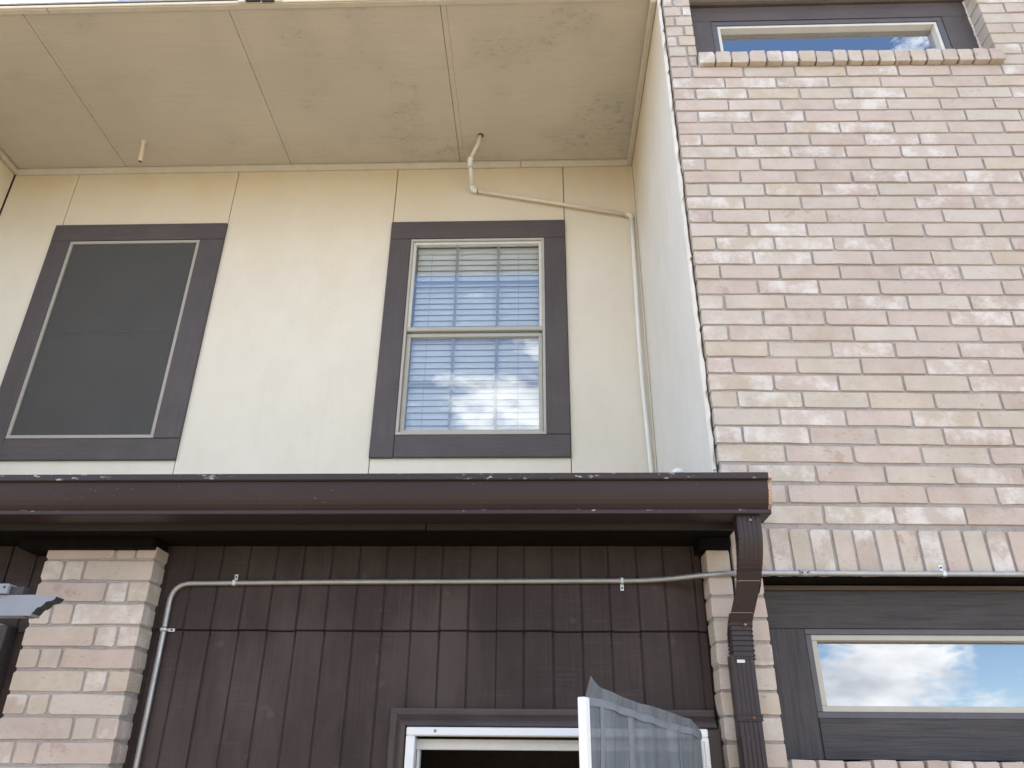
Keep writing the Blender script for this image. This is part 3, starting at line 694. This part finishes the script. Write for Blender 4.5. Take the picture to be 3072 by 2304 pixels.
# ------------------------------------------------------------------ eave, gutter, downspout
rf = thing('eave', (-2.5, 0, 2.32), 'dark brown eave of the lower roof behind the gutter', 'eave')
XE = -.004
for a, b_ in ((-8, -1.086), (-1.083, XE)): box('fascia_board', (a, b_, -.142, -.122, 2.317+(.0012 if a < -2 else 0), 2.47), M['eave'], rf, .002)
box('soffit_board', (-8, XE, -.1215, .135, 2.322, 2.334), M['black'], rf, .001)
V = [(-8, -.15, 2.462), (XE, -.15, 2.462), (XE, D, 2.86), (-8, D, 2.86)]; V += [(x, y, z-.03) for x, y, z in V]
mesh_obj('roof_deck', V, [[0, 1, 2, 3], [4, 5, 6, 7], [0, 1, 5, 4], [1, 2, 6, 5], [2, 3, 7, 6], [3, 0, 4, 7]], M['shingle'], rf)
box('shade_beam_end', (-.114, -.004, -.032, .09, 2.284, 2.3215), M['black'], rf, .003)  # both blocks coloured black to carry the eave shadow over the piers
box('shade_beam_end', (-2.60, -2.099, -.030, .09, 2.281, 2.3215), M['black'], rf, .003)

gt = thing('gutter', (-2.5, -.24, 2.335), 'long dark brown metal gutter with a flaking top lip', 'gutter')
GP = [(-.147, 2.336), (-.258, 2.336), (-.2605, 2.338), (-.2605, 2.3495), (-.2595, 2.3505), (-.266, 2.356), (-.276, 2.366), (-.285, 2.379), (-.291, 2.394), (-.2945, 2.408), (-.2965, 2.420), (-.2985, 2.4325), (-.3005, 2.4365), (-.312, 2.4385), (-.315, 2.4415), (-.3155, 2.4595), (-.314, 2.4615), (-.302, 2.4615)]
XG = .083
def gutter_mesh(prof, x0, x1, th=.0022, seg=1):
    inner = []
    n = len(prof)
    for i, (y, z) in enumerate(prof):
        a = Vector(prof[max(0, i-1)]); b_ = Vector(prof[min(n-1, i+1)]); t = (b_-a).normalized(); inner.append((y-t.y*-th*-1 if False else y + t.y*th*1.0, z - t.x*th))
    V = []; F = []
    for x in (x0, x1):
        V += [(x, y, z) for y, z in prof]+[(x, y, z) for y, z in inner]
    k = 2*n
    for i in range(n-1):
        F.append([i, i+1, k+i+1, k+i]); F.append([n+i, n+i+1, k+n+i+1, k+n+i])
    F += [[0, n, k+n, k], [n-1, 2*n-1, k+2*n-1, k+n-1]]
    return V, F
v, f = gutter_mesh(GP, -8, XG); mesh_obj('trough', v, f, M['gutter'], gt, auto=True)
box('back_flange', (-8, XG, -.1465, -.1435, 2.337, 2.466), M['gutter'], gt, .001)
v, f = extrude_x(GP+[(-.147, 2.4615)], XG+.0005, XG+.003); mesh_obj('end_cap', v, f, M['gutter'], gt)
cap = [(p[0]-.0015, p[1]) for p in GP[3:17]]
V = []; 
for x, q in ((XG-.007, -.0005), (XG+.0045, -.0015)):
    V += [(x, y+q, z) for y, z in cap]
n = len(cap); mesh_obj('crimped_edge', V, [[i, i+1, n+i+1, n+i] for i in range(n-1)], M['bare'], gt, label='bare reddish metal edge at the gutter end')
for z, y in ((2.431, -.2995), (2.363, -.2745)):
    v, f = disc((XG-.001, y-.001, z), .0045, .004, (0, -1, 0)); mesh_obj('rivet', v, f, M['screw'], gt, True)

ds = thing('downspout', (-.018, -.03, GROUND), 'brown ribbed downspout with two elbows below the gutter end', 'downspout')
def rect_sweep(path, w_, d_, c=.006, ribs=4, rd=.0022):
    """path of (x,y,z, pitch) with front groove ribs; section: width along x, depth along local normal"""
    pr = []
    hw, hd = w_/2, d_/2
    pr += [(-hw, hd-c), (-hw+c, hd), (hw-c, hd), (hw, hd-c), (hw, -hd+c), (hw-c, -hd)]
    for k in range(ribs):
        xc = hw-c-.012-(w_-2*c-.024)*k/(ribs-1)
        pr += [(xc+.0035, -hd), (xc, -hd+rd), (xc-.0035, -hd)]
    pr += [(-hw+c, -hd), (-hw, -hd+c)]
    n = len(pr); V = []; F = []
    for x, y, z, a, s in path:
        for px_, py_ in pr:
            V.append((x+px_*s, y+py_*s*math.cos(a), z+py_*s*math.sin(a)))
    for i in range(len(path)-1):
        for k in range(n): F.append([i*n+k, i*n+(k+1) % n, (i+1)*n+(k+1) % n, (i+1)*n+k])
    return V, F
DW, DD = .080, .058
xT, xB = .014, -.019
# centre line: down from the outlet, back to the wall, down again
yT, yB = -.212, -.034
A = math.atan2(yB-yT, .29)                         # slope of the offset leg from vertical
def leg(p, q, n): return [p.lerp(q, i/(n-1)) for i in range(n)]
P1 = Vector((xT, yT, 2.345)); P2 = Vector((xT, yT, 2.275)); 
def arc(p, a0, a1, rad, n):
    pts = []; 
    for i in range(n):
        a = a0+(a1-a0)*i/(n-1); pts.append(a)
    return pts
path = [(P1.x, P1.y, P1.z, 0, 1.0), (P2.x, P2.y, P2.z, 0, 1.0)]
x, y, z = P2; a = 0.0; nb = 8; A2 = R(37)
for i in range(nb):                                 # upper elbow with crimps
    a += A2/nb
    y += math.sin(a)*.0180; z -= math.cos(a)*.0180; x -= .0006
    path.append((x, y, z-.0005, a, 1.0)); path.append((x, y+math.sin(a)*.0015, z-.0025, a, .982))
for i in range(2):
    y += math.sin(a)*.016; z -= math.cos(a)*.016; path.append((x, y, z, a, 1.0))
v, f = rect_sweep([(p, q, r_, -t, s) for p, q, r_, t, s in path], DW, DD); e1 = mesh_obj('elbow', v, f, M['gutter'], ds)
dv = Vector((0, math.sin(a), -math.cos(a)))*.0009
v, f = rect_sweep([(*(Vector((x, y, z))-dv), -a, 1.012), (*(Vector((x, y, z))+dv), -a, 1.012)], DW, DD, rd=.0001); mesh_obj('seam', v, f, M['galv'], ds)
m0 = (x, y-math.sin(a)*.008, z+math.cos(a)*.008)
ylen = (yB-.022-y)/math.sin(a)
x2, y2, z2 = xB+.004, yB-.022, z-math.cos(a)*ylen
v, f = rect_sweep([(m0[0], m0[1], m0[2], -a, .955), (x2, y2, z2, -a, .955)], DW, DD); mesh_obj('offset_pipe', v, f, M['gutter'], ds)
path = []; x, y, z = x2+.0015, y2-math.sin(a)*.03, z2+math.cos(a)*.03
path.append((x, y, z, -a, 1.0)); y += math.sin(a)*.034; z -= math.cos(a)*.034; path.append((x, y, z, -a, 1.0))
for i in range(7):
    a -= A2/7; y += math.sin(a)*.008; z -= math.cos(a)*.008
    path.append((x, y, z, -a, 1.0)); path.append((x, y+math.sin(a)*.002, z-.0022, -a, .90)); path.append((x, y+math.sin(a)*.002, z-.0050, -a, .91)); z -= .006
path.append((x, y, z-.004, 0, 1.0)); zE = z-.004
v, f = rect_sweep(path, DW, DD, rd=.0001); mesh_obj('elbow', v, f, M['gutter'], ds)
for p_ in ((path[0][0], path[0][1], path[0][2], path[0][3]),):
    q0 = Vector(p_[:3]); dv = Vector((0, math.sin(A2), -math.cos(A2)))*.0009
    v, f = rect_sweep([(*(q0-dv), p_[3], 1.012), (*(q0+dv), p_[3], 1.012)], DW, DD, rd=.0001); mesh_obj('seam', v, f, M['galv'], ds)
v, f = rect_sweep([(xB, y+.0005, zE+.012, 0, .965), (xB, y+.0005, GROUND+.02, 0, .965)], DW, DD); mesh_obj('pipe', v, f, M['gutter'], ds)
yF = y-DD/2
v, f = join([cbox((xB-DW/2-.002, xB+DW/2+.002, yF-.0022, yF+.03, 1.712, 1.717), .001), cbox((xB-DW/2-.002, xB+DW/2+.002, yF-.0022, yF+.03, 1.727, 1.732), .001), cbox((xB-DW/2-.001, xB+DW/2+.001, yF-.001, yF+.03, 1.717, 1.727), .0005)])
mesh_obj('strap', v, f, M['gutter'], ds)
for c, mm in (((xB+.012, yF-.001, 1.7215), 'rust'), ((xT+.004, yT-DD/2, 2.319), 'screw')):
    v, f = disc(c, .0052, .005); mesh_obj('screw', v, f, M[mm], ds, True)
v, f = disc((x2+.012, y2-math.sin(A2)*.012-DD/2*math.cos(A2)-.001, z2+.022-DD/2*math.sin(A2)), .0052, .005, (0, -math.cos(A2), -math.sin(A2))); mesh_obj('screw', v, f, M['screw'], ds, True)
box('label_sticker', (xB-.02, xB+.006, yF-.0008, yF+.001, zE-.012, zE-.002), M['galv2'], ds, .0002, 'small worn silver sticker')

# ------------------------------------------------------------------ siding wall under the eave
YS = .10
sdw = thing('siding_wall', (-1.1, YS, GROUND), 'dark brown vertical grooved board siding below the gutter', 'wall')
GX = [-2.098+.012]
gx = [-2.086, -1.985, -1.883, -1.78, -1.676, -1.571, -1.465, -1.361, -1.257, -1.153, -1.049, -.946, -.843, -.745, -.640, -.536, -.432, -.328, -.229, -.121, -.0895]
ZL = 2.014
DX0, DX1, DZ = -1.196, -.1, 1.755                  # outside of the door casing
for i, (a, b_) in enumerate(zip(gx[:-1], gx[1:])):
    gl_ = .0008 if i == 12 else .003; gr_ = .0008 if i == 11 else .003
    jz = random.uniform(-.002, .002)
    box('board', (a+gl_, b_-gr_, YS-.008+random.uniform(0, .0012), YS+.006, ZL+jz, 2.322), M['siding'], sdw, .0022, jit=.0004)
    z0 = GROUND if a < DX0 else DZ-.02
    box('board', (a+gl_, b_-gr_, YS+random.uniform(0, .0012), YS+.0135, z0, ZL-.0032+jz), M['siding'], sdw, .0022, jit=.0004)
boxes('backing', [(-2.7, -1.15, YS+.0042, YS+.02, GROUND, ZL-.02), (-1.15, -.09, YS+.0042, YS+.02, DZ-.03, ZL-.02), (-2.7, -.09, YS-.0035, YS+.018, ZL+.004, 2.322), (-2.7, -.09, YS+.008, YS+.019, ZL-.022, ZL+.006)], M['groove'], sdw, .0005)
for a, b_ in ((-2.595, -2.509), (-2.7, -2.603), (-2.8, -2.706), (-2.9, -2.806), (-3.0, -2.906), (-3.1, -3.006)):
    box('board', (a, b_, YS-.008, YS+.006, ZL-.012, 2.322), M['siding'], sdw, .002); box('board', (a, b_, YS, YS+.0135, GROUND, ZL), M['siding'], sdw, .002)
boxes('sheathing', [(-8, .0, .55, 1.46, GROUND, 2.3), (-8, -1.25, .13, .55, GROUND, 2.3), (-.09, .01, .13, .55, GROUND, 2.3), (-1.25, -.09, .13, .55, 1.80, 2.3)], M['core'], sdw, .001)

# dark post trim and edge of the neighbouring opening, far left
nb_ = thing('door_trim', (-2.66, .05, GROUND), 'dark charcoal trim board left of the broad brick pier', 'trim')
box('trim_board', (-2.646, -2.604, .045, .10, GROUND, 2.02), M['roughz'], nb_, .003)
box('white_edge', (-2.70, -2.648, .06, .10, GROUND, 2.03), M['wht'], nb_, .002)

# ------------------------------------------------------------------ screen door opening
dr = thing('door_frame', (-.63, .05, GROUND), 'white door frame with brown moulded casing, dark opening inside', 'door frame')
CP = [(YS+.004, 1.697), (YS-.052, 1.697), (YS-.054, 1.700), (YS-.050, 1.708), (YS-.044, 1.716), (YS-.036, 1.722), (YS-.030, 1.7265), (YS-.029, 1.7275), (YS-.034, 1.735), (YS-.035, 1.7415), (YS-.027, 1.7425), (YS-.026, 1.754), (YS+.004, 1.754)]
v, f = extrude_x(CP, -1.140, -.103, True, -1.0, 0); mesh_obj('head_casing', v, f, M['casing'], dr)
V = []; n = len(CP)
for zz in (GROUND, None):
    for y, z in CP:
        xx = -1.1405-(z-1.697); V.append((xx, y, z-.0005 if zz is None else zz))
mesh_obj('side_casing', V, [[i, (i+1) % n, n+(i+1) % n, n+i] for i in range(n)]+[list(range(n)), [n+i for i in range(n)]], M['casing'], dr)
box('side_casing', (-.132, -.0905, YS-.04, YS+.004, GROUND, 1.6965), M['casing'], dr, .002)
box('head_rail', (-1.134, -.137, .030, .085, 1.667, 1.6935), M['wht'], dr, .0035)
box('jamb', (-1.134, -1.104, .031, .085, GROUND, 1.6665), M['wht'], dr, .002)
box('jamb', (-.172, -.137, .031, .085, GROUND, 1.6665), M['wht'], dr, .002)
box('inner_head', (-1.112, -.16, .0855, .125, 1.627, 1.6595), M['whtwood'], dr, .002)
box('inner_jamb', (-1.1035, -1.093, .086, .125, GROUND, 1.6265), M['whtwood'], dr, .002)
box('inner_jamb', (-.175, -.165, .086, .125, GROUND, 1.6265), M['whtwood'], dr, .002)
v, f = disc((-1.038, .030, 1.682), .0052, .0015); mesh_obj('screw_hole', v, f, M['screw'], dr)
boxes('hall', [(-1.24, -1.15, .131, .54, GROUND, 1.79), (-1.15, -.10, .53, .54, GROUND, 1.79), (-1.15, -.10, .131, .53, 1.70, 1.79)], M['dark'], dr, .001)
# the screen door itself, swung out on the right jamb, cloth torn loose along the top
Hx, Hy = -.160, .022; Sx, Sy = -.594, -.83
ux, uy = Sx-Hx, Sy-Hy; LN = math.hypot(ux, uy); ux /= LN; uy /= LN; nx, ny = uy, -ux      # n points to the camera side
if nx < 0: nx, ny = -nx, -ny
sdn = thing('screen_door', (Hx, Hy, GROUND), 'white framed screen door swung outward, grey mesh torn loose along its top', 'screen door')
def sbar(name, s0, s1, z0, z1, th, mat, c=.002):
    v, f = cbox((s0, s1, -th/2, th/2, z0, z1), c)
    return mesh_obj(name, [(Hx+ux*p[0]+nx*p[1], Hy+uy*p[0]+ny*p[1], p[2]) for p in v], f, mat, sdn)
sbar('stile', LN-.026, LN, GROUND+.02, 1.716, .020, M['wht'])
sbar('spline_channel', LN-.0315, LN-.0265, GROUND+.03, 1.7175, .008, M['vinyl'], .001)
sbar('stile', 0.004, .024, GROUND+.02, 1.655, .018, M['whtwood'])
sbar('bottom_rail', .0245, LN-.032, GROUND+.02, GROUND+.06, .018, M['wht'])
rs = random.Random(11); NS, NZ = 70, 60; V = []; F = []
ph = [rs.uniform(0, 6.28) for _ in range(8)]
def cloth(t, z, extra=0.0):
    s_ = .012+(LN-.034)*t; topz = 1.676+.040*t
    amp = .25+.75*min(1, max(0, (z-1.2)/.45))
    fold = (.010*abs(math.sin(9*t+ph[0]))+.007*abs(math.sin(17*t+ph[1]+.9*z))+.003*math.sin(47*t+ph[2]))*amp*min(1, 14*t*(1-t))
    k = max(0, z-topz); fold *= 1-min(1, k/.03)*.7
    off = fold+k*.35+extra
    return (Hx+ux*s_+nx*off, Hy+uy*s_+ny*off, z)
for i in range(NS+1):
    t = i/NS; topz = 1.676+.040*t
    flap = .029*min(1, .2+5*t)+.0022*math.sin(6*t+.4)+.0012*math.sin(15*t+1)+.019*max(0, (t-.92)/.08)**1.6
    for j in range(NZ+1):
        q = j/NZ; V.append(cloth(t, GROUND+.06+(topz+flap-GROUND-.06)*(q**.5)))
for i in range(NS):
    for j in range(NZ):
        a = i*(NZ+1)+j; F.append([a, a+1, a+NZ+2, a+NZ+1])
mesh_obj('mesh_cloth', V, F, M['mesh'], sdn, True, 'crumpled grey insect mesh')
V = []; F = []                                     # doubled strip of cloth along the torn top
for i in range(NS+1):
    t = i/NS; topz = 1.676+.040*t; sag = .0015*math.sin(9*t)
    for j in range(4): V.append(cloth(t, topz-.016+sag+.018*j/3, .0035+.0015*math.sin(11*t)))
for i in range(NS):
    for j in range(3):
        a = i*4+j; F.append([a, a+1, a+5, a+4])
mesh_obj('torn_hem', V, F, M['hem'], sdn, True)
for tc_, tw, zb_ in ((.945, .022, .9), (.70, .034, 1.1), (.31, .026, 1.0)):   # pleats where the cloth doubles over
    V = []; F = []
    for i in range(4):
        for j in range(25):
            zz = zb_+(1.666+.04*tc_-zb_)*j/24; V.append(cloth(tc_+tw*(i/3-.5)*(.4+.6*j/24)+.02*math.sin(5*zz+9*tc_), zz, .0012+.0016*math.sin(math.pi*i/3)))
    for i in range(3):
        for j in range(24):
            a = i*25+j; F.append([a, a+1, a+26, a+25])
    mesh_obj('pleat', V, F, M['hem'], sdn, True)

# ------------------------------------------------------------------ conduit, pipes
cn = thing('electrical_conduit', (-1.0, .07, 2.18), 'thin galvanised conduit bending up the siding and running past the downspout', 'conduit')
RC = .0098
v, f = tube([(-2.046, YS-.014, GROUND+.02), (-2.049, YS-.014, 1.99), (-2.049, YS-.019, 2.178), (-1.90, YS-.019, 2.179), (-1.44, YS-.019, 2.184), (-.27, YS-.019, 2.190), (-.085, -.011, 2.192), (.06, -.0105, 2.1965), (1.2, -.0105, 2.192), (2.9, -.0105, 2.187)], RC, 14, .105)
mesh_obj('tube', v, f, M['galv'], cn, True, auto=False)
def strap(x, y, z, vert, side, mat='galv2'):
    if vert: parts = [cbox((x-RC-.0012, x+RC+.0012, y-RC-.0016, y+RC, z-.007, z+.007), .003), cbox((x+RC, x+RC+.026, y+RC-.002, y+RC, z-.0065, z+.0065), .003)]
    else:
        parts = [cbox((x-.007, x+.007, y-RC-.0016, y+RC, z-RC-.0012, z+RC+.0012), .003)]
        z0, z1 = (z+RC, z+RC+.024) if side > 0 else (z-RC-.024, z-RC)
        parts.append(cbox((x-.0065, x+.0065, y+RC-.002, y+RC, z0, z1), .003))
    v, f = join(parts); s = mesh_obj('strap', v, f, M[mat], cn)
    c = (x+RC+.015, y+RC-.002, z) if vert else (x, y+RC-.002, z+side*(RC+.014))
    v, f = disc(c, .0036, .003); mesh_obj('screw', v, f, M['steeld'], s)
strap(-1.818, YS-.019, 2.1795, False, 1); strap(-.386, YS-.019, 2.189, False, -1); strap(-2.049, YS-.0145, 2.013, True, 1); strap(.729, -.0105, 2.194, False, 1)
v, f = tube([(-2.049, YS-.0145, 2.005), (-2.049, YS-.0145, 2.022)], RC+.0016, 14); mesh_obj('collar', v, f, M['galv'], cn, True)
v, f = tube([(.226, -.0105, 2.1958), (.266, -.0105, 2.1957)], RC+.0022, 14); cp = mesh_obj('coupling', v, f, M['galv'], cn, True)
for x in (.236, .256): v, f = disc((x, -.0105-RC-.0015, 2.196), .003, .004); mesh_obj('set_screw', v, f, M['steeld'], cp)

pp = thing('drain_pipe', (-.06, D, 2.9), 'cream painted plastic pipe dropping from the soffit and crossing the panel wall', 'pipe')
RP = .0125
v, f = tube([(-1.055, 1.049, 5.38), (-1.072, 1.064, 5.30), (-1.123, 1.105, 5.204)], RP); mesh_obj('tube', v, f, M['pvc'], pp, True)
v, f = tube([(-1.118, 1.100, 5.214), (-1.126, 1.112, 5.192), (-1.125, 1.14, 5.174)], RP+.0045, 14, .02); mesh_obj('elbow', v, f, M['pvcw'], pp, True)
v, f = tube([(-1.126, 1.112, 5.19), (-1.119, 1.285, 5.112)], RP); mesh_obj('tube', v, f, M['pvcw'], pp, True)
v, f = tube([(-1.121, 1.266, 5.122), (-1.119, 1.294, 5.104), (-1.088, 1.296, 5.097)], RP+.0045, 14, .018); mesh_obj('elbow', v, f, M['pvcw'], pp, True)
v, f = tube([(-1.089, 1.296, 5.0975), (-1.083, 1.296, 5.0962)], RP+.002); mesh_obj('joint', v, f, M['rust'], pp, True, 'rust brown smear at the pipe joint')
v, f = tube([(-1.086, 1.296, 5.097), (-.07, 1.294, 4.872)], RP); mesh_obj('tube', v, f, M['pvc'], pp, True)
v, f = tube([(-.092, 1.294, 4.877), (-.060, 1.294, 4.870), (-.059, 1.294, 4.838)], RP+.0035, 14, .02); mesh_obj('elbow', v, f, M['pvc'], pp, True)
v, f = tube([(-.059, 1.294, 4.85), (-.062, 1.293, 4.5), (-.071, 1.291, 3.95), (-.071, 1.290, 3.6), (-.060, 1.292, 3.1), (-.057, 1.292, 2.85)], RP); mesh_obj('tube', v, f, M['pvcw'], pp, True)
v, f = tube([(-1.0545, 1.0485, 5.3615), (-1.0545, 1.0485, 5.356)], .019); mesh_obj('collar', v, f, M['copper'], pp, True)
sp = thing('vent_stub', (-3.343, 1.06, 5.21), 'short open stub of cream pipe hanging from the soffit', 'pipe')
v, f = tube([(-3.343, 1.056, 5.37), (-3.345, 1.08, 5.208)], .0135, 14, 0, False); mesh_obj('tube', v, f, M['pvc'], sp, True)
v, f = tube([(-3.345, 1.0795, 5.2105), (-3.345, 1.0798, 5.2085)], .0128, 14); mesh_obj('bore', v, f, M['copper'], sp)
v, f = tube([(-3.343, 1.056, 5.3615), (-3.343, 1.056, 5.357)], .019); mesh_obj('collar', v, f, M['pvc'], sp, True)

# white pipe cap just peeking over the gutter lip
V = []; F = []; n = 16
cx, cyy, cz = -.075, .45, 2.735
for i in range(7):
    a = math.pi/2*i/6
    for k in range(n):
        t = 2*math.pi*k/n; V.append((cx+.034*math.cos(t)*math.cos(a), cyy+.034*math.sin(t)*math.cos(a), cz+.030*math.sin(a)))
for i in range(6):
    for k in range(n): F.append([i*n+k, i*n+(k+1) % n, (i+1)*n+(k+1) % n, (i+1)*n+k])
F.append(list(range(n)))
pc = thing('roof_pipe_cap', (cx, cyy, 2.6), 'white rounded cap peeking over the gutter beside the white side wall', 'vent cap')
mesh_obj('dome', V, F, M['wht'], pc, True); v, f = tube([(cx, cyy, 2.58), (cx, cyy, cz)], .03, 16); mesh_obj('stub', v, f, M['wht'], pc, True)

# ------------------------------------------------------------------ pergola beam at the left edge
pg = thing('pergola', (-3.3, -.35, GROUND), 'grey metal pergola beam with scalloped end reaching in at the left edge', 'pergola')
YB = -.35
prof = [(-2.272, 2.046), (-2.225, 2.0455), (-2.207, 2.042), (-2.210, 2.034), (-2.219, 2.028), (-2.228, 2.027), (-2.235, 2.0255), (-2.241, 2.017), (-2.250, 2.009), (-2.257, 2.0085), (-2.262, 2.003), (-2.268, 1.993), (-2.278, 1.985), (-2.292, 1.982), (-2.296, 1.982)]
n = len(prof)
V = [(x, YB, z) for x, z in prof]+[(x, YB+.045, z) for x, z in prof]
mesh_obj('scalloped_end', V, [list(range(n)), [n+i for i in range(n)]]+[[i, (i+1) % n, n+(i+1) % n, n+i] for i in range(n)], M['steel'], pg)
box('beam', (-4.6, -2.2715, YB-.001, YB+.046, 1.982, 2.0465), M['steel'], pg, .001)
V = [(x, YB+.001, z-.0012) for x, z in prof[2:]]+[(x, YB+.044, z-.0012) for x, z in prof[2:]]; k = len(prof)-2
mesh_obj('edge_band', V, [[i, i+1, k+i+1, k+i] for i in range(k-1)], M['steeld'], pg)
box('cross_rail', (-2.47, -2.362, YB-.012, YB+.03, 2.048, 2.079), M['steel'], pg, .001)
box('rail_end', (-2.3615, -2.318, YB+.0, YB+.03, 2.048, 2.072), M['steeld'], pg, .001)
v, f = disc((-2.374, YB-.013, 2.068), .004, .001); mesh_obj('bolt_hole', v, f, M['steeld'], pg)
v, f = disc((-2.398, YB-.001, 2.034), .009, .005, n=14); mesh_obj('bolt', v, f, M['steel'], pg, True)
box('post', (-4.2, -4.12, YB-.01, YB+.07, GROUND, 1.981), M['steel'], pg, .004)
